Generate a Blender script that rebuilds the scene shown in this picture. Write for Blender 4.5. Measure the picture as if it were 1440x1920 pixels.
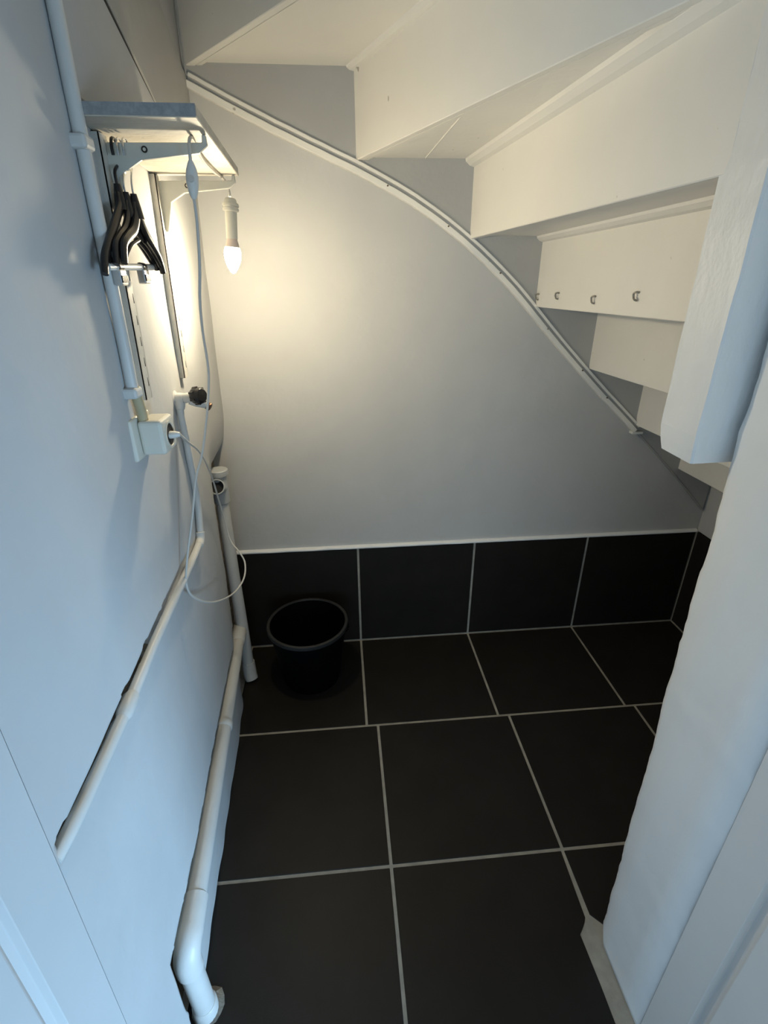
import bpy, bmesh, math, random
from mathutils import Vector, Matrix, noise
random.seed(7)
for o in list(bpy.data.objects): bpy.data.objects.remove(o)
S = bpy.context.scene
C = S.collection

# ------------------------------------------------------------------ camera
cam = bpy.data.cameras.new('camera'); co = bpy.data.objects.new('camera', cam); C.objects.link(co)
PITCH, YAW, ROLL = 0.4357, 0.0841, -0.0083
fw = Vector((math.sin(YAW)*math.cos(PITCH), math.cos(YAW)*math.cos(PITCH), -math.sin(PITCH)))
rt = Vector((math.cos(YAW), -math.sin(YAW), 0)); up = rt.cross(fw)
r2 = math.cos(ROLL)*rt + math.sin(ROLL)*up; u2 = -math.sin(ROLL)*rt + math.cos(ROLL)*up
M = Matrix((r2, u2, -fw)).transposed().to_4x4(); M.translation = Vector((-0.036, -1.6175, 1.3345))
co.matrix_world = M
cam.sensor_fit = 'HORIZONTAL'; cam.sensor_width = 36; cam.lens = 915.26*36/1440; cam.clip_start = 0.02
S.camera = co

# ------------------------------------------------------------------ world, daylight from the hall, added frontal fill, exposure
w = bpy.data.worlds.new('world'); S.world = w; w.use_nodes = True
w.node_tree.nodes['Background'].inputs[0].default_value = (0.40, 0.66, 1.0, 1)
w.node_tree.nodes['Background'].inputs[1].default_value = 0.20
la = bpy.data.lights.new('hall_daylight', 'AREA'); la.shape = 'RECTANGLE'; la.size = 0.8; la.size_y = 0.6
la.color = (0.42, 0.70, 1.0); la.energy = 13.5; la.spread = math.radians(68)
lo = bpy.data.objects.new('hall_daylight', la); C.objects.link(lo)
lo.location = (1.7, -2.55, 0.40)
lo.rotation_euler = (Vector((-0.35, -1.20, 0.30)) - lo.location).to_track_quat('-Z', 'Y').to_euler()
lb = bpy.data.lights.new('frontal_fill', 'AREA'); lb.shape = 'RECTANGLE'; lb.size = 2.4; lb.size_y = 1.1  # added fill lamp behind the camera, brightens the lower back wall
lb.color = (0.66, 0.86, 1.0); lb.energy = 28
lw = bpy.data.objects.new('frontal_fill', lb); C.objects.link(lw)
lw.location = (-0.45, -4.1, 0.75)
lw.rotation_euler = (Vector((0.35, 0, 0.6)) - lw.location).to_track_quat('-Z', 'Y').to_euler()
BULB_STRENGTH = 600.0
BULB_COLOR = (1.0, 0.86, 0.60, 1)
vs = S.view_settings
vs.view_transform = 'Standard'; vs.look = 'None'; vs.gamma = 1; vs.use_curve_mapping = False; vs.exposure = 0.09

# ------------------------------------------------------------------ materials
def material(name, col, rough=0.6, bump=0.0, bscale=30, var=0.0, vscale=4, metal=0.0, col2=None, bump2=0.0, b2scale=180, spec=0.5, stretch=(1,1,1), pits=0.0, specks=0.0):
    m = bpy.data.materials.new(name); m.use_nodes = True
    nt = m.node_tree; b = nt.nodes['Principled BSDF']
    b.inputs['Roughness'].default_value = rough; b.inputs['Metallic'].default_value = metal
    b.inputs['Specular IOR Level'].default_value = spec
    b.inputs['Base Color'].default_value = (*col, 1)
    tc = nt.nodes.new('ShaderNodeTexCoord')
    geo = nt.nodes.new('ShaderNodeNewGeometry')
    mp = nt.nodes.new('ShaderNodeMapping'); nt.links.new(geo.outputs['Position'], mp.inputs[0]); mp.inputs['Scale'].default_value = stretch
    def nz(scale, detail=4):
        n = nt.nodes.new('ShaderNodeTexNoise'); n.inputs['Scale'].default_value = scale; n.inputs['Detail'].default_value = detail
        nt.links.new(mp.outputs[0], n.inputs['Vector']); return n
    if var > 0 or col2:
        n = nz(vscale, 6); r = nt.nodes.new('ShaderNodeValToRGB')
        r.color_ramp.elements[0].position = 0.35; r.color_ramp.elements[1].position = 0.68
        c2 = col2 if col2 else tuple(c*(1-var) for c in col)
        r.color_ramp.elements[0].color = (*c2, 1); r.color_ramp.elements[1].color = (*col, 1)
        nt.links.new(n.outputs['Fac'], r.inputs[0]); nt.links.new(r.outputs[0], b.inputs['Base Color'])
    if specks > 0:
        n = nz(26, 2); r2_ = nt.nodes.new('ShaderNodeValToRGB'); r2_.color_ramp.elements[0].position = .755; r2_.color_ramp.elements[1].position = .775
        r2_.color_ramp.elements[0].color = (1, 1, 1, 1); r2_.color_ramp.elements[1].color = (1-specks, 1-specks*1.05, 1-specks*1.1, 1)
        nt.links.new(n.outputs['Fac'], r2_.inputs[0])
        mx = nt.nodes.new('ShaderNodeMix'); mx.data_type = 'RGBA'; mx.blend_type = 'MULTIPLY'; mx.inputs[0].default_value = 1
        src = b.inputs['Base Color'].links[0].from_socket if b.inputs['Base Color'].links else None
        if src: nt.links.new(src, mx.inputs[6])
        else: mx.inputs[6].default_value = (*col, 1)
        nt.links.new(r2_.outputs[0], mx.inputs[7]); nt.links.new(mx.outputs[2], b.inputs['Base Color'])
    h = None
    if pits > 0:
        n = nz(60, 1); rp = nt.nodes.new('ShaderNodeValToRGB'); rp.color_ramp.elements[0].position = .70; rp.color_ramp.elements[1].position = .82
        nt.links.new(n.outputs['Fac'], rp.inputs[0]); h = nt.nodes.new('ShaderNodeBump'); h.inputs['Distance'].default_value = pits; h.invert = True
        nt.links.new(rp.outputs[0], h.inputs['Height'])
    if bump > 0:
        n = nz(bscale, 3); h1 = nt.nodes.new('ShaderNodeBump'); h1.inputs['Strength'].default_value = 1.0; h1.inputs['Distance'].default_value = bump
        nt.links.new(n.outputs['Fac'], h1.inputs['Height'])
        if h: nt.links.new(h.outputs[0], h1.inputs['Normal'])
        h = h1
    if bump2 > 0:
        n2 = nz(b2scale, 2); h2 = nt.nodes.new('ShaderNodeBump'); h2.inputs['Strength'].default_value = 1.0; h2.inputs['Distance'].default_value = bump2
        nt.links.new(n2.outputs['Fac'], h2.inputs['Height'])
        if h: nt.links.new(h.outputs[0], h2.inputs['Normal'])
        h = h2
    if h: nt.links.new(h.outputs[0], b.inputs['Normal'])
    return m
MAT = {
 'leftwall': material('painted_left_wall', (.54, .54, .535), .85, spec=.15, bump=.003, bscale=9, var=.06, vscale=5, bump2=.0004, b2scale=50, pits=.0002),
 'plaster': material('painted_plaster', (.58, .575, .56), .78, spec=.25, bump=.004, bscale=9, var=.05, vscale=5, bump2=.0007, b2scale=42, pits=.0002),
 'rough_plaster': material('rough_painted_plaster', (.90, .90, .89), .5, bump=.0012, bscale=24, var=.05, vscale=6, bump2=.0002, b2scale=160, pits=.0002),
 'raw': material('raw_plaster', (.30, .24, .17), .9, bump=.004, bscale=90, col2=(.12, .10, .08), vscale=40),
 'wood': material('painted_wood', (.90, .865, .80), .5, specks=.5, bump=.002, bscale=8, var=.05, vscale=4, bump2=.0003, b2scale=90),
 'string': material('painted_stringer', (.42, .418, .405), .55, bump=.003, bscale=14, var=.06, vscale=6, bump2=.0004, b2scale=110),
 'newel': material('painted_newel', (.86, .86, .85), .42, bump=.0022, bscale=45, bump2=.0005, b2scale=150, var=.04, vscale=8, stretch=(1,1,.6)),
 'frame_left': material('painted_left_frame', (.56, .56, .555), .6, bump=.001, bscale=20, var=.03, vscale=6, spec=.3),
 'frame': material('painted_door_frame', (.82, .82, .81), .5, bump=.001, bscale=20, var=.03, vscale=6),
 'tile': material('black_tile', (.019, .0165, .014), .46, var=.2, vscale=9, bump2=.0002, b2scale=300, spec=.18),
 'grout': material('grout', (.44, .41, .35), .9, bump=.001, bscale=120, var=.25, vscale=25),
 'shelf': material('shelf_board', (.74, .69, .60), .6, col2=(.55, .50, .42), vscale=11, bump=.001, bscale=60, stretch=(1, 2, 1)),
 'edge': material('shelf_edge_grey', (.34, .345, .35), .6, var=.25, vscale=150),
 'metal': material('painted_metal', (.60, .60, .54), .45, var=.10, vscale=20),
 'rail': material('rail_metal', (.60, .58, .52), .5, var=.10, vscale=15, bump2=.0004, b2scale=200),
 'slot': material('slot_dark', (.03, .025, .02), .9),
 'pvc': material('painted_pvc', (.66, .65, .62), .42, var=.08, vscale=12, bump2=.0003, b2scale=120),
 'greypvc': material('grey_pvc', (.45, .47, .48), .4, var=.08, vscale=12),
 'pipe_in': material('pipe_inside', (.02, .02, .02), .9),
 'tan': material('bare_conduit', (.50, .42, .26), .6, var=.1, vscale=20),
 'box': material('outlet_plastic', (.72, .69, .60), .4, var=.04, vscale=20),
 'white': material('white_plastic', (.75, .74, .70), .35),
 'cable': material('cable_white', (.62, .59, .54), .45),
 'black': material('black_plastic', (.012, .011, .012), .28),
 'hblack': material('hanger_black', (.012, .010, .010), .3),
 'bucket': material('bucket_black', (.0015, .0015, .0018), .6, spec=.10),
 'rim': material('bucket_rim_worn', (.035, .035, .035), .5, var=.3, vscale=30, spec=.3),
 'chrome': material('chrome', (.75, .74, .72), .22, metal=.9),
 'brass': material('brass', (.20, .11, .06), .45, metal=.6),
 'housing': material('bulb_housing', (.75, .62, .54), .5),
 'nail': material('nail_rust', (.12, .08, .05), .6),
 'clip': material('steel_clip', (.30, .28, .24), .45, metal=.4),
}
def emissive(name, col, s):
    m = bpy.data.materials.new(name); m.use_nodes = True; nt = m.node_tree
    b = nt.nodes['Principled BSDF']; b.inputs['Base Color'].default_value = (.9, .88, .8, 1)
    b.inputs['Emission Color'].default_value = col; b.inputs['Emission Strength'].default_value = s
    return m
MAT['bulb'] = emissive('lit_bulb', BULB_COLOR, BULB_STRENGTH)
MAT['bulb_collar'] = emissive('lit_bulb_collar', BULB_COLOR, BULB_STRENGTH*.10)   # the LED shines forward: the collar end of the diffuser is dimmer

# ------------------------------------------------------------------ helpers
def obj(name, bm, m, parent=None, smooth=False, bevel=0.0, seg=2):
    bmesh.ops.recalc_face_normals(bm, faces=bm.faces[:])
    me = bpy.data.meshes.new(name); bm.to_mesh(me); bm.free()
    ms = m if isinstance(m, (list, tuple)) else [m]
    for k in ms: me.materials.append(MAT[k])
    if smooth:
        for p in me.polygons: p.use_smooth = True
    o = bpy.data.objects.new(name, me); C.objects.link(o)
    if parent: o.parent = parent
    if bevel > 0:
        md = o.modifiers.new('bevel', 'BEVEL'); md.width = bevel; md.segments = seg; md.limit_method = 'ANGLE'
    if smooth and bevel == 0:
        try:
            md = o.modifiers.new('edge', 'EDGE_SPLIT'); md.split_angle = math.radians(40)
        except Exception: pass
    return o
def tag(o, label, cat, group=None):
    o['label'] = label; o['category'] = cat
    if group: o['group'] = group
    return o
def struct(o, label=None):
    o['kind'] = 'structure'
    if label: o['label'] = label
    return o
def thing(name, label, cat, loc=(0, 0, 0), group=None):
    o = bpy.data.objects.new(name, None); C.objects.link(o); o.empty_display_size = .05
    return tag(o, label, cat, group)
def box(bm, a, b):
    vs_ = [bm.verts.new((x, y, z)) for x in (a[0], b[0]) for y in (a[1], b[1]) for z in (a[2], b[2])]
    for f in ((0,1,3,2),(4,6,7,5),(0,4,5,1),(2,3,7,6),(0,2,6,4),(1,5,7,3)): bm.faces.new([vs_[i] for i in f])
    return bm
def newbox(a, b): return box(bmesh.new(), a, b)
def prism(bm, lo_, hi_):
    A = [bm.verts.new(p) for p in lo_]; B = [bm.verts.new(p) for p in hi_]; n = len(A)
    bm.faces.new(A[::-1]); bm.faces.new(B)
    for i in range(n): bm.faces.new((A[i], A[(i+1) % n], B[(i+1) % n], B[i]))
    return bm
def spline(pts, sub=6):
    P = [Vector(p) for p in pts]; out = []
    for i in range(len(P)-1):
        a = P[max(i-1, 0)]; b = P[i]; c = P[i+1]; d = P[min(i+2, len(P)-1)]
        for k in range(sub):
            t = k/sub
            out.append(.5*((2*b) + (c-a)*t + (2*a-5*b+4*c-d)*t*t + (3*b-a-3*c+d)*t**3))
    out.append(P[-1]); return out
def tube(bm, pts, r, n=10, caps=True, rx=None, upv=None):
    """sweep a circle (or ellipse: r along the frame normal, rx across) along pts; r may be a list"""
    P = [Vector(p) for p in pts]; rings = []
    t0 = (P[1]-P[0]).normalized()
    nrm = Vector(upv) if upv else (Vector((0, 0, 1)) if abs(t0.z) < .9 else Vector((1, 0, 0)))
    for i, p in enumerate(P):
        t = (P[min(i+1, len(P)-1)] - P[max(i-1, 0)]).normalized()
        nrm = (Vector(upv) if upv else nrm); nrm = (nrm - t*nrm.dot(t)).normalized(); bi = t.cross(nrm)
        ri = r[i] if isinstance(r, (list, tuple)) else r
        rb = (rx[i] if isinstance(rx, (list, tuple)) else rx) if rx else ri
        rings.append([bm.verts.new(p + nrm*ri*math.cos(2*math.pi*k/n) + bi*rb*math.sin(2*math.pi*k/n)) for k in range(n)])
    for a, b in zip(rings, rings[1:]):
        for k in range(n): bm.faces.new((a[k], a[(k+1) % n], b[(k+1) % n], b[k]))
    if caps: bm.faces.new(rings[0][::-1]); bm.faces.new(rings[-1])
    return bm
def lathe(bm, prof, origin, axis=(0, 0, 1), n=24, capb=False, capt=False):
    o = Vector(origin); q = Vector((0, 0, 1)).rotation_difference(Vector(axis).normalized()); rings = []
    for r, h in prof:
        rings.append([bm.verts.new(o + q @ Vector((r*math.cos(2*math.pi*k/n), r*math.sin(2*math.pi*k/n), h))) for k in range(n)])
    for a, b in zip(rings, rings[1:]):
        for k in range(n): bm.faces.new((a[k], a[(k+1) % n], b[(k+1) % n], b[k]))
    if capb: bm.faces.new(rings[0][::-1])
    if capt: bm.faces.new(rings[-1])
    return bm
def sm(a, b, x):
    t = min(1, max(0, (x-a)/(b-a))); return t*t*(3-2*t)
def nz(*a): return noise.noise(Vector(a))
def wx(y, z): return -.450 + .028*z - .06*y          # the left wall leans and runs slightly askew

# ------------------------------------------------------------------ floor
YR = [0.0, -.4386, -.8786, -1.3186, -1.7586]
g = .0042
fl = struct(obj('floor', newbox((-.62, -3.2, -.10), (1.50, .10, -.0022)), 'grout'), 'pale grout bed under the black floor tiles')
def tile_poly(poly, parent, name='floor_tile', z0=-.012, z1=0.0):
    bm = prism(bmesh.new(), [(x, y, z0) for x, y in poly], [(x, y, z1) for x, y in poly])
    return obj(name, bm, 'tile', parent, bevel=.0012, seg=1)
rows = [[-.452, 0, .4494, .9013, 1.350], [-.440, .037, .4851, .9330, 1.350], [-.415, .037, .4835, .93, 1.350], [-.40, .02, .470]]
for i, xs in enumerate(rows):
    for a, b in zip(xs, xs[1:]):
        x0, x1, y1, y0 = a+g, b-g, YR[i]-g, YR[i+1]+g
        if i == 0: y1 = YR[0]-.007
        if a < -.3: x0 = a+.012
        poly = [(x0, y0), (x1, y0), (x1, y1), (x0, y1)]
        if i == 2 and abs(b-.4835) < 1e-3:
            poly = [(x0, y0), (.453, y0), (.4515, -1.15), (.4485, -1.060), (.459, -1.050), (.468, -1.040), (.4745, -1.030), (x1, y1), (x0, y1)]
        if i == 2 and abs(a-.4835) < 1e-3:
            poly = [(.513, -1.05), (b-g, -1.035), (b-g, y1), (x0, y1), (x0, -1.025)]
        if i == 2 and b > 1.3: poly = [(x0, -1.02), (x1, -1.02), (x1, y1), (x0, y1)]
        tile_poly(poly, fl)

# ------------------------------------------------------------------ back wall with its tiled skirting
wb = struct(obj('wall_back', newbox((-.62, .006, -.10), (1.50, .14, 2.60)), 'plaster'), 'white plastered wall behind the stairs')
HT = .4345
for a, b in zip(rows[0], rows[0][1:]):
    obj('wall_tile', newbox((a+g if a > -.3 else a-.03, -.004, .0045), (b-g, .010, HT)), 'tile', wb, bevel=.0012, seg=1)
obj('grout_bed', newbox((-.48, -.0015, -.002), (1.352, .008, HT-.001)), 'grout', wb)
bm = bmesh.new()
xs = [-.47+i*.02 for i in range(92)]
A = []
for x in xs:
    e = .0016*nz(x*14, 3.1, 0)
    A.append([bm.verts.new(v) for v in ((x, -.0065+e, HT-.0005), (x, -.007+e, HT+.004+e), (x, -.002, HT+.0085+e), (x, .008, HT+.0105))])
for p_, q_ in zip(A, A[1:]):
    for k in range(3): bm.faces.new((p_[k], q_[k], q_[k+1], p_[k+1]))
struct(obj('trim_1', bm, 'rough_plaster', None, smooth=True), 'white sealant line along the top of the black wall tiles')

# ------------------------------------------------------------------ right wall
wr = struct(obj('wall_right', newbox((1.358, -1.25, -.10), (1.50, .02, 2.60)), 'plaster'), 'white plastered wall at the low end of the stairs')
for a, b in zip([-.004, -.4386, -.8786], [-.4386, -.8786, -1.03]):
    obj('wall_tile', newbox((1.348, b+g, .0045), (1.36, a-g, HT)), 'tile', wr, bevel=.0012, seg=1)
obj('grout_bed', newbox((1.3505, -1.03, -.002), (1.359, -.003, HT)), 'grout', wr)

# ------------------------------------------------------------------ left wall: lumpy plaster with chases cut for the pipes
LOWZ = .221; MIDZ = .789
def low_chase(y, z):
    e = .004*nz(y*22, 1.3, 0) + .003*nz(y*60, 4.4, 0)
    up_ = sm(.044+e+.004, .044+e, z-LOWZ); dn = sm(-.028, -.024, z-LOWZ)
    return .030*up_*dn*sm(-.12, -.15, y)*sm(-1.150, -1.146, y)
def drop_chase(y, z):
    e = .004*nz(z*30, 8.3, 0)
    return .034*sm(-1.150+e, -1.145+e, y)*sm(-1.080, -1.085, y)*sm(LOWZ+.03, LOWZ+.026, z)
def mid_chase(y, z):
    k = sm(-.60, -1.0, y)
    hw = .003 + .008*k + .003*nz(y*40, 2.2, 0)
    c = MIDZ + .010 + .002*nz(y*15, 5, 5)
    return (.004+.012*k)*sm(hw+.004, hw, abs(z-c))*sm(-1.284, -1.250, y)*sm(-.585, -.62, y)
def corner_chase(y, z):
    e = .005*nz(z*18, 7.7, 0) + .003*nz(z*55, 1.2, 0)
    wd = .205 + .015*sm(.5, .80, z)
    return .018*sm(-.34, -wd, y)*sm(.96, .80, z) + .034*sm(-wd-.004+e, -wd+.006+e, y)*sm(.87, .80, z)
def wall_x(y, z):
    lump = .0030*nz(y*3.1, z*3.1, .4) + .0014*nz(y*9, z*9, 2.2)
    base = wx(y, z) + lump*sm(-1.28, -1.2, y)
    swell = .007*sm(.16, .0, z)*(.6+.5*nz(y*12, 3, z*8))          # plaster spreads at the foot
    return base + swell - max(low_chase(y, z), drop_chase(y, z), mid_chase(y, z), corner_chase(y, z))
zs = [0.0]
while zs[-1] < 2.6:
    z = zs[-1]
    st = .004 if (.17 < z < .27 or .755 < z < .83) else (.010 if z < .85 else .02)
    zs.append(z+st)
ys = [.008]
while ys[-1] > -1.283:
    y = ys[-1]; ys.append(y - (.004 if (y > -.34 or -1.16 < y < -1.07) else .008))
ys[-1] = -1.283
bm = bmesh.new(); G = [[bm.verts.new((wall_x(y, z), y, z)) for z in zs] for y in ys]
for i in range(len(ys)-1):
    for j in range(len(zs)-1):
        f = bm.faces.new((G[i][j], G[i+1][j], G[i+1][j+1], G[i][j+1])); f.smooth = True
        yc, zc = .5*(ys[i]+ys[i+1]), .5*(zs[j]+zs[j+1])
        d = max(low_chase(yc, zc)-.012, drop_chase(yc, zc)-.01, (mid_chase(yc, zc)-.006)*(yc < -.93), (corner_chase(yc, zc)-.036))
        if d > .001 and zc > .02: f.material_index = 1
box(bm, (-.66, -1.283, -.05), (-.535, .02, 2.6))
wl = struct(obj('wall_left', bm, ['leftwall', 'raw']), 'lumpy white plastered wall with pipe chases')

# ------------------------------------------------------------------ partition wall on the right, ending at the door
bm = bmesh.new(); lv = []
z = 0.0; zl = []
while z < 2.61: zl.append(z); z += .012
for z in zl:
    yr = -1.060 + .040*min(z, 1.1)/1.1 + .0045*nz(z*16, .7, 0) + .0022*nz(z*45, 2.7, 0) - .012*sm(.05, 0, z)
    xw_ = .4895 + .0025*nz(z*6, 9.7, 0) + .0012*nz(z*30, 1, 1)
    pr = [(xw_+.001, -1.222), (xw_, -1.16), (xw_+.0006*nz(z*20, 5, 5), -1.10), (xw_, yr-.014), (xw_+.004, yr-.004), (xw_+.014, yr), (1.40, -1.03), (1.40, -1.222)]
    lv.append([bm.verts.new((x, y, z)) for x, y in pr])
for a, b in zip(lv, lv[1:]):
    for k in range(8):
        f = bm.faces.new((a[k], a[(k+1) % 8], b[(k+1) % 8], b[k])); f.smooth = k in (0, 1, 2, 3, 4)
bm.faces.new(lv[0][::-1]); bm.faces.new(lv[-1])
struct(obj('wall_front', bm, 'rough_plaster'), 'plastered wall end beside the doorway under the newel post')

# ------------------------------------------------------------------ door linings, head and ceiling
def lining(name, x, s, ya, label, mk='frame'):
    """painted door lining; s = +1 when the room lies on its +x side"""
    prof = [(0, ya), (.0, ya-.066), (-.006, ya-.070), (-.009, ya-.078), (-.004, ya-.086), (.006, ya-.089), (.009, ya-.094), (.009, ya-.26), (-.10, ya-.26), (-.10, ya)]
    lo_ = []; hi_ = []
    for d, y in prof:
        lo_.append((x(y, 0)+s*d, y, -.002)); hi_.append((x(y, 2.1)+s*d, y, 2.10))
    return struct(obj(name, prism(bmesh.new(), lo_, hi_), mk, None, bevel=.0008, seg=1), label)
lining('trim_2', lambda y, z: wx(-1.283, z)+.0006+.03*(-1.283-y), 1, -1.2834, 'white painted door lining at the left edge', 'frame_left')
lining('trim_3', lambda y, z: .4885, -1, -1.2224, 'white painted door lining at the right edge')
struct(obj('wall_header', newbox((-.62, -1.45, 2.10), (1.50, -1.2235, 2.60)), 'plaster'), 'plastered wall over the doorway')
struct(obj('ceiling', box(newbox((-.66, -1.5, 2.60), (1.50, .14, 2.70)), (-1.3, -4.2, 2.22), (2.8, -1.455, 2.34)), 'plaster'), 'white ceiling over the stairwell and hall')

# ------------------------------------------------------------------ staircase seen from below
st = thing('staircase', 'white painted winder staircase seen from below, rising towards the shelf', 'staircase')
TZ = [2.225, 2.035, 1.842, 1.650, 1.462, 1.275, 1.082, .885, .712, .52]       # undersides of the treads
W_ = [(-.378, -.93), (-.388, -.46), (-.391, 0), (.030, 0), (.360, 0), (.582, 0), (.790, 0), (.995, 0), (1.200, 0)]   # riser at the walls
N_ = [(.452, -1.014), (.452, -1.008), (.452, -1.000), (.452, -.972), (.4505, -.935), (.604, -1.022), (.815, -1.022), (1.0, -1.022), (1.20, -1.022)]  # riser at the newel side
ris = []
for i in range(9):
    a, b = Vector((*W_[i], 0)), Vector((*N_[i], 0)); d = (b-a).normalized(); n = Vector((-d.y, d.x, 0))   # n points down the stair (+x)
    if n.x < 0: n = -n
    zb, zt = TZ[i]-.007, (TZ[i-1] if i else 2.41)
    q = [a, b, b+n*.018, a+n*.018]
    bm = prism(bmesh.new(), [(v.x, v.y, zb) for v in q], [(v.x, v.y, zt) for v in q])
    r_ = obj('riser', bm, 'wood', st, bevel=.0015, seg=1); ris.append((r_, a, b, n, zb, zt))
# tread i lies between riser i (at its back) and riser i+1 (at its front)
def tread(poly, z):
    return obj('tread', prism(bmesh.new(), [(x, y, z) for x, y in poly], [(x, y, z+.03) for x, y in poly]), 'wood', st)
for i in range(9):
    n0 = ris[i][3]*.018
    poly = [(W_[i][0]+n0.x, W_[i][1]+n0.y), (N_[i][0]+n0.x, N_[i][1]+n0.y)]
    if i < 8:
        n1 = ris[i+1][3]*.018
        poly += [(N_[i+1][0]+n1.x, N_[i+1][1]+n1.y), (W_[i+1][0]+n1.x, W_[i+1][1]+n1.y)]
        if i == 1: poly = poly[:3] + [(-.405, -.002)] 
    else: poly += [(1.352, -1.022), (1.352, -.002)]
    tread(poly, TZ[i])
tread([(-.365, -1.2), (.45, -1.2), N_[0], W_[0]], 2.41)
# cove strips where a riser meets the tread above
for i, (hh, ww) in {3: (.010, .020), 4: (.020, .026), 5: (.016, .020)}.items():
    r_, a, b, n, zb, zt = ris[i]; m = -n
    prof = [(0, 0), (ww, 0), (ww*.92, -hh*.35), (ww*.5, -hh*.8), (0, -hh)]
    lo_ = [(a.x+m.x*u, a.y+m.y*u+.001, zt+v) for u, v in prof]; hi_ = [(b.x+m.x*u, b.y+m.y*u, zt+v) for u, v in prof]
    obj('cove_strip', prism(bmesh.new(), lo_, hi_), 'wood', r_)
# thin lip under the lower edge of the big risers
for i in (2, 3, 4, 5):
    r_, a, b, n, zb, zt = ris[i]
    q = [a+n*.020, b+n*.020, b+n*.030, a+n*.030]
    obj('edge_lath', prism(bmesh.new(), [(v.x, v.y, zb+.001) for v in q], [(v.x, v.y, zb+.0075) for v in q]), 'wood', r_)
# raised paint line over a board joint on the tread underside
bm = bmesh.new(); tube(bm, [(.2225, -.008, 1.6495), (.2322, -.288, 1.6495), (.2404, -.478, 1.6495)], .0016, 6); obj('joint_line', bm, 'wood', st)
# wall stringer: board on the back wall, lower edge a sweeping curve
cur = [(-.392, 1.802), (-.241, 1.734), (-.065, 1.661), (.064, 1.608), (.215, 1.533), (.361, 1.438), (.503, 1.322), (.682, 1.147), (.835, 1.005), (.999, .860), (1.182, .692), (1.345, .530)]
cs = spline([(x, 0, z) for x, z in cur], 6)
bm = bmesh.new(); L = []
for v in cs:
    L.append([bm.verts.new((v.x, y, z)) for y, z in ((.006, v.z), (-.004, v.z), (-.004, v.z+.50), (.006, v.z+.50))])
for a, b in zip(L, L[1:]):
    for k in range(4): bm.faces.new((a[k], b[k], b[(k+1) % 4], a[(k+1) % 4]))
bm.faces.new(L[0]); bm.faces.new(L[-1][::-1])
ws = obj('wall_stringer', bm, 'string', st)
def lath(pts, off0, off1, y0, y1, name, parent, mk):
    bm = bmesh.new(); L = []
    for i, v in enumerate(pts):
        t = (pts[min(i+1, len(pts)-1)] - pts[max(i-1, 0)]).normalized(); nn = Vector((-t.z, 0, t.x))
        if nn.z < 0: nn = -nn
        j = .0008*nz(v.x*25, 3, 0)
        p0 = v + nn*(off0+j); p1 = v + nn*(off1+j)
        L.append([bm.verts.new(c) for c in ((p0.x, y1, p0.z), (p0.x, y0, p0.z), (p1.x, y0, p1.z), (p1.x, y1, p1.z))])
    for a, b in zip(L, L[1:]):
        for k in range(4): bm.faces.new((a[k], b[k], b[(k+1) % 4], a[(k+1) % 4]))
    bm.faces.new(L[0]); bm.faces.new(L[-1][::-1])
    return obj(name, bm, mk, parent, bevel=.0012, seg=1)
nend = 9*6+1
lath(cs[:nend], -.011, .004, -.015, .006, 'edge_lath', ws, 'wood')
lath(cs[:nend], .0125, .0205, -.012, .004, 'edge_bead', ws, 'wood')
lath(cs[:nend], .003, .0135, -.0075, .004, 'groove_strip', ws, 'string')
lath(cs[nend-1:], -.003, .002, -.007, .004, 'edge_bead', ws, 'string')
e = cs[nend-1]
obj('end_plate', newbox((e.x-.016, -.019, e.z-.012), (e.x+.022, .004, e.z-.004)), 'white', ws)
for k in (20, 27, 34, 40, 45, 49):
    v = cs[k]; bm = bmesh.new(); lathe(bm, [(.0001, .0), (.0022, .0), (.0022, .004), (.0001, .004)], (v.x+.004, -.015, v.z-.002), (0, -1, 0), 8)
    obj('nail', bm, 'nail' if k != 40 else 'clip', ws)
# stringer on the left wall, and the hardboard panel beside it with a dark strip painted as the shade in their joint
def wall_board(poly, t, name, mk, off=.005):
    lo_ = [(wx(y, z)-.012, y, z) for y, z in poly]; hi_ = [(wx(y, z)+off+t, y, z) for y, z in poly]
    return obj(name, prism(bmesh.new(), lo_, hi_), mk, st, bevel=.002, seg=1)
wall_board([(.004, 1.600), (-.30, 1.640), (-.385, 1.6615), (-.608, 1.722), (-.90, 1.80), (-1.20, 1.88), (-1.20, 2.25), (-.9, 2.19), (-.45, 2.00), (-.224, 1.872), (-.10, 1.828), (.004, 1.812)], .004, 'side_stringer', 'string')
wall_board([(-.806, 1.552), (-.806, 1.762), (-.608, 1.7115), (-.385, 1.6575), (-.330, 1.640), (-.330, 1.552)], .003, 'side_panel', 'leftwall')
jy = [(-.806, 1.760, 1.778), (-.608, 1.7105, 1.723), (-.385, 1.657, 1.6625), (-.33, 1.6400, 1.6445)]
bm = bmesh.new(); pr = [(y, a) for y, a, b in jy] + [(y, b) for y, a, b in jy[::-1]]
prism(bm, [(wx(y, z)-.004, y, z) for y, z in pr], [(wx(y, z)+.0058, y, z) for y, z in pr]); obj('joint_shade_strip', bm, 'slot', st)['label'] = 'dark strip painted as the shade in the joint beside the panel'
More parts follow.
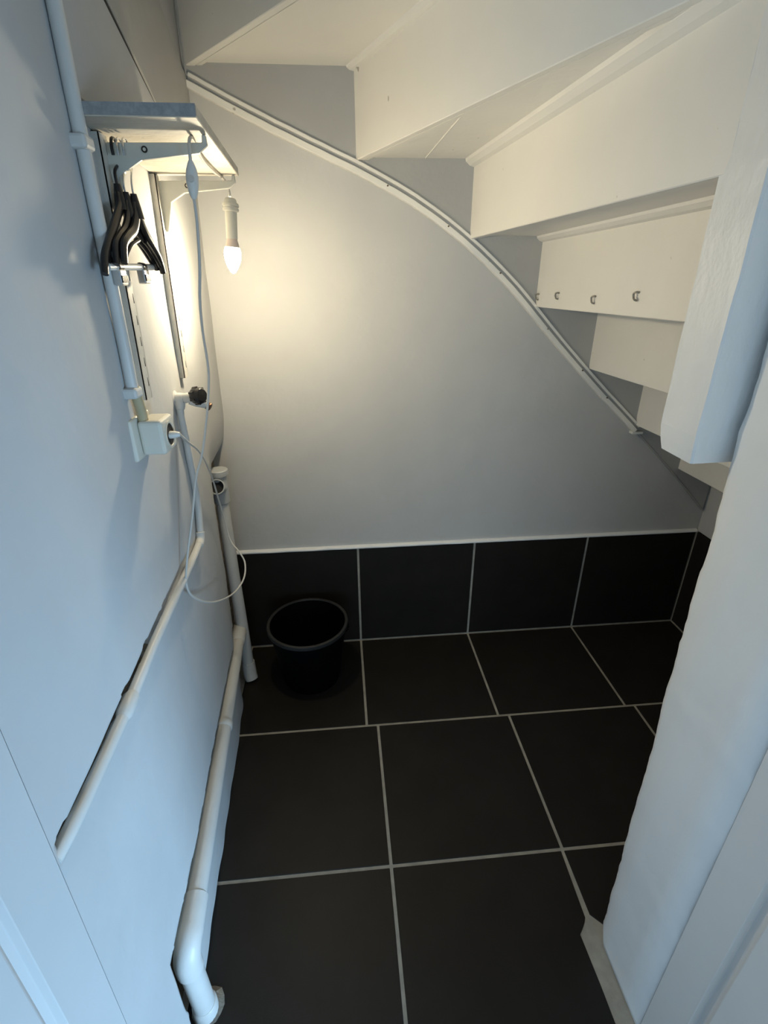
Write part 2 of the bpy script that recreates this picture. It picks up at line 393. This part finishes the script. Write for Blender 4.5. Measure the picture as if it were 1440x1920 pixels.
# newel post
bm = bmesh.new(); lv = []
z = 1.100; zl = []
while z < 2.45: zl.append(z); z += .02
for j, z in enumerate(zl):
    k = .006 if j == 0 else (.002 if j == 1 else 0)
    e1 = .0014*nz(z*22, .3, 0); e2 = .0014*nz(z*22, 4.3, 0)
    x0, x1, y0, y1 = .4505+k+e1, .565-k, -1.003+k+e2, -.918-k
    c = .0028
    pr = [(x0+c, y0), (x1, y0), (x1, y1), (x0+c, y1), (x0, y1-c), (x0, y0+c)]
    lv.append([bm.verts.new((x, y, z + (.004*nz(x*30, y*30, 1) if j == 0 else 0))) for x, y in pr])
for a, b in zip(lv, lv[1:]):
    for k in range(6): bm.faces.new((a[k], a[(k+1) % 6], b[(k+1) % 6], b[k]))
bm.faces.new(lv[0][::-1]); bm.faces.new(lv[-1])
obj('newel_post', bm, 'newel', st)['label'] = 'thick rough-painted newel post ending above the wall'
# small bent steel clips on the third riser
for y, z in ((-.022, 1.297), (-.162, 1.302), (-.369, 1.297), (-.546, 1.308)):
    x = .582 - .0215*y - .001
    bm = bmesh.new()
    tube(bm, spline([(x, y-.004, z+.008), (x-.005, y-.004, z+.0085), (x-.007, y+.003, z+.006), (x-.006, y+.003, z-.002), (x-.007, y-.003, z-.006), (x-.001, y-.004, z-.008)], 4), .0022, 6)
    o = obj('hook_clip', bm, 'clip', ris[5][0], smooth=True)

# ------------------------------------------------------------------ shelf, its brackets and rails
SZ = 1.5285
sh = thing('wall_shelf', 'small white board shelf on two brackets, high on the wall above the bulb', 'shelf')
x0 = lambda y: wx(y, SZ) + .002
obj('board', prism(bmesh.new(), [(x0(-.828), -.828, SZ), (-.2035, -.828, SZ), (-.217, -.458, SZ), (x0(-.458), -.458, SZ)],
                   [(x0(-.828), -.828, SZ+.0145), (-.2035, -.828, SZ+.0145), (-.217, -.458, SZ+.0145), (x0(-.458), -.458, SZ+.0145)]), 'shelf', sh, bevel=.0012, seg=1)
bm = bmesh.new()
prism(bm, [(x0(-.8285), -.8295, SZ+.001), (-.2037, -.8295, SZ+.001), (-.2037, -.828, SZ+.001), (x0(-.8285), -.828, SZ+.001)],
      [(x0(-.8285), -.8295, SZ+.014), (-.2037, -.8295, SZ+.014), (-.2037, -.828, SZ+.014), (x0(-.8285), -.828, SZ+.014)])
obj('edge_strip', bm, 'edge', sh)['label'] = 'pale grey front edge strip'
def rail(y, ztop, zbot, label):
    t = thing('shelf_rail', label, 'shelf rail', group='slotted uprights of the shelf')
    w2 = .0125; d = .013
    # U-shaped channel: back web and two flanges
    bm = bmesh.new()
    for (ya, yb, da, db) in ((-w2, w2, d-.002, d), (-w2, -w2+.002, 0, d), (w2-.002, w2, 0, d)):
        lo_ = [(wx(y, zbot)+da-.004*(da == 0), y+ya, zbot), (wx(y, zbot)+db, y+ya, zbot), (wx(y, zbot)+db, y+yb, zbot), (wx(y, zbot)+da-.004*(da == 0), y+yb, zbot)]
        hi_ = [(wx(y, ztop)+da-.004*(da == 0), y+ya, ztop), (wx(y, ztop)+db, y+ya, ztop), (wx(y, ztop)+db, y+yb, ztop), (wx(y, ztop)+da-.004*(da == 0), y+yb, ztop)]
        prism(bm, lo_, hi_)
    ch = obj('channel', bm, 'rail', t)
    z = zbot+.02
    while z < ztop-.02:
        s = obj('slot', newbox((wx(y, z)+d-.001, y+.0052, z), (wx(y, z)+d+.0004, y+.0074, z+.014)), 'slot', ch)
        z += .032
    return t
rail(-.757, 1.526, 1.163, 'slotted shelf upright behind the black hangers')
rail(-.475, 1.526, 1.152, 'slotted shelf upright near the corner, beside the bulb')
def bracket(y, x1, label):
    t = thing('shelf_bracket', label, 'shelf bracket', group='brackets of the shelf')
    xa = wx(y, 1.5) + .0135
    zt = SZ - .0005
    h = .0035
    prof = [(xa-.008, zt-.012), (xa+.004, zt-.010), (x1-.006, zt-.009), (x1-.005, zt), (x1, zt), (x1+.001, zt-.012), (x1-.012, zt-.0215), (xa+.045, zt-.030), (xa+.018, zt-.045), (xa+.004, zt-.095), (xa-.008, zt-.095)]
    arm = obj('arm', prism(bmesh.new(), [(x, y-h, z) for x, z in prof], [(x, y+h, z) for x, z in prof]), 'metal', t, bevel=.001, seg=1)
    bm = bmesh.new(); lathe(bm, [(.0042, 0), (.0042, .0012), (.0022, .0012)], (xa+.052, y-h, zt-.018), (0, -1, 0), 14)
    obj('eyelet', bm, 'slot', arm)
    bm = bmesh.new(); lathe(bm, [(.0022, 0), (.0022, .0012), (.0001, .0012)], (xa+.052, y-h, zt-.018), (0, -1, 0), 10)
    obj('eyelet_hole', bm, 'rail', arm)
    return t
bracket(-.748, -.2115, 'grey shelf bracket with hangers and cord switch hung on it')
bracket(-.470, -.2230, 'cream shelf bracket nearest the back wall, above the bulb')

# ------------------------------------------------------------------ bare bulb lamp with cord, inline switch and plug
lp = thing('bulb_lamp', 'lit bare candle bulb in white holder hanging on long cord from shelf', 'lamp')
bx, by = -.256, -.405
bm = bmesh.new()
lathe(bm, [(.004, .075), (.009, .0745), (.0115, .072), (.0125, .066), (.0155, .0655), (.0168, .063), (.0168, .0595), (.0150, .0585), (.0150, .0565), (.0166, .0555), (.0162, .0515), (.0122, .0500), (.0118, .0100), (.0118, 0), (.009, 0)], (bx+.002, by, 1.4255), (.09, .0, 1), 28, capt=False)
obj('holder', bm, 'box', lp, smooth=True)
bm = bmesh.new(); lathe(bm, [(.0095, .004), (.0105, 0), (.0135, -.010), (.0150, -.016)], (bx+.002, by, 1.4255), (.09, 0, 1), 28)
obj('bulb_base', bm, 'housing', lp, smooth=True)
bm = bmesh.new()
lathe(bm, [(.0178, -.028), (.0170, -.037), (.0146, -.046), (.0112, -.054), (.0074, -.0605), (.0035, -.065), (.0003, -.0662)], (bx+.002, by, 1.4255), (.09, 0, 1), 20)
gb = obj('glowing_bulb', bm, 'bulb', lp, smooth=True)
bm = bmesh.new(); lathe(bm, [(.0150, -.016), (.0170, -.022), (.0178, -.028)], (bx+.002, by, 1.4255), (.09, 0, 1), 20)
obj('bulb_collar', bm, 'bulb_collar', gb, smooth=True)
cord = spline([(-.2475, -.405, 1.499), (-.2470, -.413, 1.512), (-.2475, -.432, 1.5215), (-.2485, -.462, 1.5255), (-.249, -.53, 1.523), (-.246, -.62, 1.5225), (-.239, -.69, 1.5245), (-.2335, -.730, 1.5255), (-.232, -.752, 1.5245), (-.232, -.766, 1.5135), (-.232, -.770, 1.500), (-.2328, -.770, 1.488)], 6)
bm = bmesh.new(); tube(bm, cord, .0024, 8); obj('cord', bm, 'cable', lp, smooth=True)
bm = bmesh.new()
sw = [(-.2322, -.770, 1.494), (-.2324, -.770, 1.490), (-.2328, -.770, 1.483), (-.2334, -.770, 1.475), (-.2340, -.770, 1.466), (-.2346, -.770, 1.457), (-.2350, -.770, 1.4505), (-.2352, -.770, 1.4480)]
tube(bm, sw, [.0030, .0050, .0075, .0088, .0086, .0068, .0046, .0030], 16, rx=[.003, .0045, .006, .0068, .0066, .0056, .0042, .003], upv=(1, 0, 0))
swo = obj('inline_switch', bm, 'white', lp, smooth=True)
bm = bmesh.new(); lathe(bm, [(.0046, 0), (.0042, .0016), (.0001, .0020)], (-.2337, -.7764, 1.472), (0, -1, .05), 14)
obj('rocker', bm, 'cable', swo, smooth=True)
cord2 = spline([(-.2350, -.770, 1.451), (-.237, -.765, 1.418), (-.245, -.755, 1.362), (-.256, -.740, 1.316), (-.267, -.710, 1.266), (-.275, -.680, 1.200), (-.285, -.670, 1.150), (-.298, -.665, 1.099),
    (-.316, -.664, 1.035), (-.334, -.672, .986), (-.348, -.690, .915), (-.3655, -.722, .827), (-.3700, -.740, .776), (-.365, -.715, .727), (-.355, -.630, .658), (-.350, -.485, .583), (-.333, -.42, .587),
    (-.333, -.38, .616), (-.351, -.36, .644), (-.374, -.34, .669), (-.382, -.34, .743), (-.381, -.37, .821), (-.372, -.43, .904), (-.352, -.555, 1.001), (-.332, -.69, 1.067), (-.318, -.770, 1.104), (-.3165, -.789, 1.1085)], 6)
bm = bmesh.new(); tube(bm, cord2, .0023, 8); obj('cord', bm, 'cable', lp, smooth=True)
bm = bmesh.new()
tube(bm, [(-.339, -.792, 1.109), (-.330, -.792, 1.109), (-.3185, -.792, 1.109), (-.3105, -.789, 1.1085)], [.0095, .0095, .0085, .0045], 14, rx=[.0065, .0065, .006, .004], upv=(0, 1, 0))
obj('plug', bm, 'white', lp, smooth=True)

# ------------------------------------------------------------------ outlet box and its conduit
ob = thing('outlet_box', 'cream surface-mounted power outlet box with the lamp plug in it', 'outlet')
xa = -.3700
obj('back_plate', newbox((xa-.004, -.842, 1.078), (xa+.006, -.758, 1.146)), 'box', ob, bevel=.004, seg=3)
bm = newbox((xa+.006, -.822, 1.083), (xa+.0445, -.762, 1.1395))
body = obj('body', bm, 'box', ob, bevel=.006, seg=3)
bm = bmesh.new(); lathe(bm, [(.0225, 0), (.0225, .0022), (.0190, .0022), (.0180, -.001)], (xa+.0443, -.792, 1.1105), (1, 0, 0), 28)
obj('socket_ring', bm, 'box', body, smooth=True)
bm = bmesh.new(); lathe(bm, [(.0181, 0), (.0001, 0)], (xa+.0448, -.792, 1.1105), (1, 0, 0), 28)
obj('socket_well', bm, 'slot', body)
cd = thing('cable_conduit', 'painted vertical cable conduit running up the wall from the outlet box', 'conduit')
r = .0088
def cx(z): return wx(-.835, z) + .0095
bm = bmesh.new(); tube(bm, [(cx(z)-.0005, -.832+.010*sm(1.6, 1.2, z), z) for z in (1.182, 1.25, 1.35, 1.45, 1.55, 1.70, 1.95, 2.3)], r, 16); obj('tube', bm, 'pvc', cd, smooth=True)
bm = bmesh.new(); tube(bm, [(-.3565, -.808, 1.132), (-.3560, -.812, 1.16), (-.3562, -.8205, 1.195)], .0080, 16); obj('bare_end', bm, 'tan', cd, smooth=True)['label'] = 'unpainted tan end of the conduit'
for z in (1.186, 1.500):
    yy = -.832+.010*sm(1.6, 1.2, z)
    o = obj('saddle_clip', newbox((cx(z)-.020, yy-.016, z-.008), (cx(z)+.0105, yy+.0125, z+.008)), 'pvc', cd, bevel=.004, seg=2)

# ------------------------------------------------------------------ tap with its supply pipe
tp = thing('water_tap', 'small tap with round black knob on the wall above the pipe', 'tap')
X0 = wx(-.553, 1.12)
bm = bmesh.new(); lathe(bm, [(.0001, 0), (.017, 0), (.017, .004), (.011, .006)], (X0-.001, -.556, 1.121), (1, 0, 0), 20); obj('rosette', bm, 'pvc', tp, smooth=True)
bm = bmesh.new(); tube(bm, [(X0+.004, -.556, 1.121), (X0+.012, -.556, 1.121), (X0+.020, -.556, 1.121)], [.0125, .0125, .012], 16)
tube(bm, [(X0+.010, -.556, 1.121), (X0+.010, -.560, 1.108), (X0+.010, -.562, 1.100)], [.0115, .0115, .0095], 14)
obj('elbow', bm, 'pvc', tp, smooth=True)
bm = bmesh.new(); tube(bm, [(X0+.019, -.556, 1.122), (X0+.021, -.556, 1.122), (X0+.043, -.556, 1.124)], [.009, .0105, .0105], 16); obj('body', bm, 'pvc', tp, smooth=True)
kx = X0+.043
bm = bmesh.new(); lathe(bm, [(.0001, -.002), (.012, -.001), (.0172, .004), (.0180, .010), (.0165, .019), (.0125, .0240), (.0001, .0255)], (kx, -.558, 1.126), (.80, -.55, .18), 20)
kn = obj('knob', bm, 'black', tp, smooth=True)
bm = bmesh.new()
for k in range(7):
    a = 2*math.pi*k/7; d = Vector((.80, -.55, .18)).normalized(); q = Vector((0, 0, 1)).rotation_difference(d)
    c = Vector((kx, -.558, 1.126)) + d*.011 + q @ Vector((.0162*math.cos(a), .0162*math.sin(a), 0))
    tube(bm, [c-d*.007, c+d*.006], .0032, 6)
obj('grip_ridge', bm, 'black', kn, smooth=True)
bm = bmesh.new(); tube(bm, spline([(kx-.012, -.556, 1.117), (kx, -.552, 1.111), (kx+.012, -.548, 1.107), (kx+.020, -.546, 1.104)], 4), .0085, 14); obj('spout', bm, 'pvc', tp, smooth=True)
bm = bmesh.new(); lathe(bm, [(.0070, 0), (.0085, .001), (.0085, .004), (.0070, .005), (.0085, .006), (.0085, .009), (.0070, .010), (.0050, .010)], (kx+.018, -.546, 1.1045), (.75, -.1, -.45), 16, capt=True); obj('spout_thread', bm, 'brass', tp, smooth=True)
wp = thing('supply_pipe', 'thin white-painted water pipe dropping from the tap, then running to the door', 'pipe')
def on(y, z, o_=.0095): return (wx(y, z)+o_, y, z)
bm = bmesh.new(); tube(bm, spline([on(-.562, 1.102), on(-.558, 1.070), on(-.548, 1.030), on(-.545, .99), on(-.536, .93), on(-.535, .87), on(-.548, .815), on(-.553, .800)], 5), .0078, 14); obj('drop', bm, 'pvc', wp, smooth=True)
bm = bmesh.new(); tube(bm, spline([on(-.553, .806), on(-.557, .794), on(-.566, .787), on(-.582, .786)], 5), .0098, 14); obj('elbow', bm, 'pvc', wp, smooth=True)
bm = bmesh.new(); tube(bm, spline([on(-.575, .787), on(-.67, .788, .009), on(-.78, .790, .007), on(-.92, .793, .005), on(-1.0, .792, .004)], 5), .0082, 14); obj('run', bm, 'pvc', wp, smooth=True)
bm = bmesh.new(); tube(bm, [on(-1.045, .790, .003), on(-1.055, .791, .003), on(-1.085, .790, .003), on(-1.095, .790, .003)], [.008, .0115, .0115, .008], 14); obj('coupling', bm, 'pvc', wp, smooth=True)
bm = bmesh.new(); tube(bm, spline([on(-.99, .792, .004), on(-1.08, .790, .003), on(-1.17, .790, .000), on(-1.24, .790, -.003), on(-1.278, .789, -.0075)], 5), .0088, 14); obj('run', bm, 'pvc', wp, smooth=True)

# ------------------------------------------------------------------ drain pipes
dp = thing('drain_pipe', 'upright white drain pipe in the corner with open branch and cap on top', 'pipe')
px, py = -.4270, -.165
bm = bmesh.new(); tube(bm, [(px, py, .730), (px-.001, py, .45), (px+.002, py-.004, .2), (px+.004, py-.012, .060)], .0200, 20); obj('pipe', bm, 'pvc', dp, smooth=True)
bm = bmesh.new(); tube(bm, [(px+.004, py-.010, .075), (px+.005, py-.013, .045), (px+.007, py-.018, .022), (px+.012, py-.025, .004)], [.0225, .024, .024, .0225], 20); obj('foot_bend', bm, 'pvc', dp, smooth=True)
bm = bmesh.new(); tube(bm, [(px, py, .712), (px, py, .717), (px, py, .806)], [.0205, .0250, .0250], 24); obj('branch_body', bm, 'greypvc', dp, smooth=True)
bm = bmesh.new(); lathe(bm, [(.0001, .0), (.0255, .0), (.0285, .002), (.0295, .010), (.0290, .018), (.0270, .020), (.0001, .0205)], (px+.003, py, .805), (0, 0, 1), 28); obj('cap', bm, 'greypvc', dp, smooth=True)
ax = Vector((.03, -.84, .42)).normalized(); o_ = Vector((px+.002, py-.004, .765))
bm = bmesh.new(); lathe(bm, [(.0215, 0), (.0215, .034), (.0235, .035), (.0235, .044), (.0200, .044), (.0200, .020)], o_, ax, 28)
br = obj('open_branch', bm, 'greypvc', dp, smooth=True)
bm = bmesh.new(); lathe(bm, [(.0203, .030), (.0001, .030)], o_, ax, 28); obj('branch_inside', bm, 'pipe_in', br)
bm = bmesh.new(); lathe(bm, [(.01985, .030), (.01985, .0425)], o_, ax, 28); obj('branch_inside', bm, 'pipe_in', br, smooth=True)
d2 = thing('drain_pipe', 'horizontal white drain pipe along the foot of the wall, elbow into the floor', 'pipe')
def lowx(y): return -.434 + (-.173-y)*.0726
R_ = .0205
bm = bmesh.new(); tube(bm, [(lowx(-.19), -.19, LOWZ), (lowx(-.6), -.6, LOWZ), (lowx(-1.075), -1.075, LOWZ)], R_, 22); obj('pipe', bm, 'pvc', d2, smooth=True)
bm = bmesh.new(); tube(bm, [(lowx(-.150), -.150, LOWZ+.004), (lowx(-.157), -.157, LOWZ+.004), (lowx(-.240), -.240, LOWZ), (lowx(-.245), -.245, LOWZ)], [.019, .0238, .0238, .0212], 22); obj('socket', bm, 'pvc', d2, smooth=True)
bm = bmesh.new(); tube(bm, [(lowx(y), y, LOWZ) for y in (-.585, -.588, -.606, -.609)], [.0207, .0232, .0232, .0207], 22); obj('clip_ring', bm, 'pvc', d2, smooth=True)
bm = bmesh.new(); tube(bm, [(lowx(y), y, LOWZ) for y in (-1.018, -1.022, -1.082)], [.0207, .0242, .0242], 22)
obj('socket', bm, 'pvc', d2, smooth=True)
arc = [(lowx(-1.078), -1.078, LOWZ)]
for k in range(0, 9):
    a = k/8*math.pi/2; arc.append((lowx(-1.085), -1.085-.030*math.sin(a), LOWZ-.030+.030*math.cos(a)))
arc.append((lowx(-1.09)+.001, -1.116, LOWZ-.050))
bm = bmesh.new(); tube(bm, arc, .0245, 22); obj('elbow', bm, 'pvc', d2, smooth=True)
ex = lowx(-1.09)
bm = bmesh.new(); tube(bm, [(ex+.001, -1.1155, LOWZ-.045), (ex+.003, -1.1150, .05), (ex+.004, -1.1150, -.001)], .0212, 22); obj('drop', bm, 'pvc', d2, smooth=True)
bm = bmesh.new(); tube(bm, [(ex+.004, -1.115, .034), (ex+.004, -1.115, .030), (ex+.004, -1.115, .0015)], [.0215, .0242, .0245], 22); obj('floor_collar', bm, 'pvc', d2, smooth=True)
# lump of filler around the elbow foot
bm = bmesh.new(); pr = []
for k in range(14):
    a = 2*math.pi*k/14; rr = .034+.006*nz(k*.9, 2, 0); pr.append((ex+.006+rr*math.cos(a), -1.108+rr*1.05*math.sin(a)))
prism(bm, [(x, y, -.002) for x, y in pr], [(x*.6+.4*(ex+.006), y*.6-.4*1.108, .012) for x, y in pr])
obj('floor_filler', bm, 'raw', d2)

# ------------------------------------------------------------------ bucket
bk = thing('bucket', 'black plastic bucket standing on the floor tiles in the corner', 'bucket')
bc = (-.192, -.185)
bm = bmesh.new(); lathe(bm, [(.0001, .0005), (.100, .0005), (.103, .004), (.1365, .236), (.1365, .246), (.1325, .246), (.1325, .236), (.099, .008), (.0001, .008)], (*bc, 0), n=48)
obj('body', bm, 'bucket', bk, smooth=True)
bm = bmesh.new(); lathe(bm, [(.1325, .246), (.1340, .2495), (.1385, .2505), (.1428, .249), (.1440, .244), (.1435, .236), (.1400, .235), (.1370, .237), (.1325, .246)], (*bc, 0), n=56)
obj('rim', bm, 'rim', bk, smooth=True)
lug = []
for s in (-1, 1):
    d = Vector((s*.985, -s*.17, 0))
    p = Vector((*bc, .226)) + d*.141
    bm = bmesh.new(); lathe(bm, [(.0001, 0), (.013, 0), (.013, .006), (.006, .008), (.006, .012), (.0001, .012)], p-d*.006, d, 16); obj('handle_lug', bm, 'bucket', bk, smooth=True); lug.append(p+d*.004)
pts = []
for k in range(0, 25):
    a = math.pi*k/24; e = Vector((.17, .985, 0))
    c = (lug[0]+lug[1])/2; h = (lug[1]-lug[0])/2
    pts.append(c - h*math.cos(a) + e*.138*math.sin(a) + Vector((0, 0, -.050*math.sin(a))))
bm = bmesh.new(); tube(bm, pts, .0025, 8); obj('handle', bm, 'bucket', bk, smooth=True)

# ------------------------------------------------------------------ hangers on the front bracket
def hanger(x, yn, zn, near, far, label, clips=False, hooktop=1.5195, hooky=-.748):
    """yn,zn: neck; near / far: (y, z) tips of the two arms"""
    t = thing('clothes_hanger', label, 'hanger', group='hangers on the bracket')
    bm = bmesh.new()
    for (ye, ze) in (near, far):
        s = 1 if ye > yn else -1; L_ = abs(ye-yn)
        pts = spline([(x, yn, zn), (x, yn+s*L_*.06, zn-.016), (x, yn+s*L_*.30, zn-.036), (x, yn+s*L_*.62, zn-(zn-ze)*.58), (x, yn+s*L_*.88, ze+.022), (x, ye, ze)], 6)
        n = len(pts); rw = [.0085-.0030*(i/(n-1)) for i in range(n)]
        tube(bm, pts, .0048, 10, rx=rw, upv=(1, 0, 0))
    sh_ = obj('shoulders', bm, 'hblack', t, smooth=True)
    bm = bmesh.new(); tube(bm, [(x, yn, zn-.020), (x, yn, zn-.006), (x, yn, zn+.012)], [.009, .0075, .0045], 12, rx=[.011, .008, .0045], upv=(1, 0, 0)); obj('neck', bm, 'hblack', t, smooth=True)
    hp = spline([(x, yn, zn+.010), (x, yn+.002, zn+.028), (x+.001, hooky+.013, hooktop-.020), (x+.001, hooky+.0125, hooktop-.004), (x+.001, hooky+.005, hooktop+.0035), (x+.001, hooky-.006, hooktop+.002), (x+.001, hooky-.0115, hooktop-.008), (x+.001, hooky-.011, hooktop-.018)], 5)
    bm = bmesh.new(); tube(bm, hp, .0014 if not clips else .0022, 8); obj('hook', bm, 'chrome' if not clips else 'hblack', t, smooth=True)
    # groove-edged inner rib under each shoulder
    bm = bmesh.new()
    for (ye, ze) in (near, far):
        s = 1 if ye > yn else -1; L_ = abs(ye-yn)
        tube(bm, spline([(x, yn+s*L_*.18, zn-.048), (x, yn+s*L_*.55, zn-(zn-ze)*.70), (x, yn+s*L_*.86, ze+.010)], 5), .0030, 8)
    obj('inner_rib', bm, 'hblack', t, smooth=True)
    if clips:
        ya, za = near[0]+.012, near[1]+.009; yb, zb = far[0]-.006, far[1]+.002
        bm = bmesh.new(); tube(bm, [(x, ya, za), (x, yb, zb)], .0048, 12); obj('bar', bm, 'white', t, smooth=True)['label'] = 'pale bar across the hanger'
        for f in (.20, .72):
            y = ya+(yb-ya)*f; z = za+(zb-za)*f
            cl = obj('clip', newbox((x-.006, y-.011, z-.024), (x+.006, y+.011, z-.003)), 'chrome', t, bevel=.002, seg=2)
            bm = bmesh.new()
            for k in range(5): box(bm, (x+.0055, y-.010+k*.0042, z-.020), (x+.0075, y-.0078+k*.0042, z-.011))
            obj('grip_teeth', bm, 'hblack', cl)
            bm = bmesh.new(); tube(bm, [(x, y-.007, z), (x, y+.007, z)], .0064, 12); obj('collar', bm, 'hblack', cl, smooth=True)
    return t
hanger(-.3400, -.764, 1.455, (-.872, 1.350), (-.672, 1.362), 'black hanger with pale clip bar, closest to the wall', clips=True)
hanger(-.3330, -.758, 1.446, (-.846, 1.362), (-.678, 1.360), 'black hanger in the middle of the three on the bracket')
hanger(-.3250, -.750, 1.445, (-.838, 1.364), (-.678, 1.355), 'black hanger farthest from the wall, nearest the lamp cord')
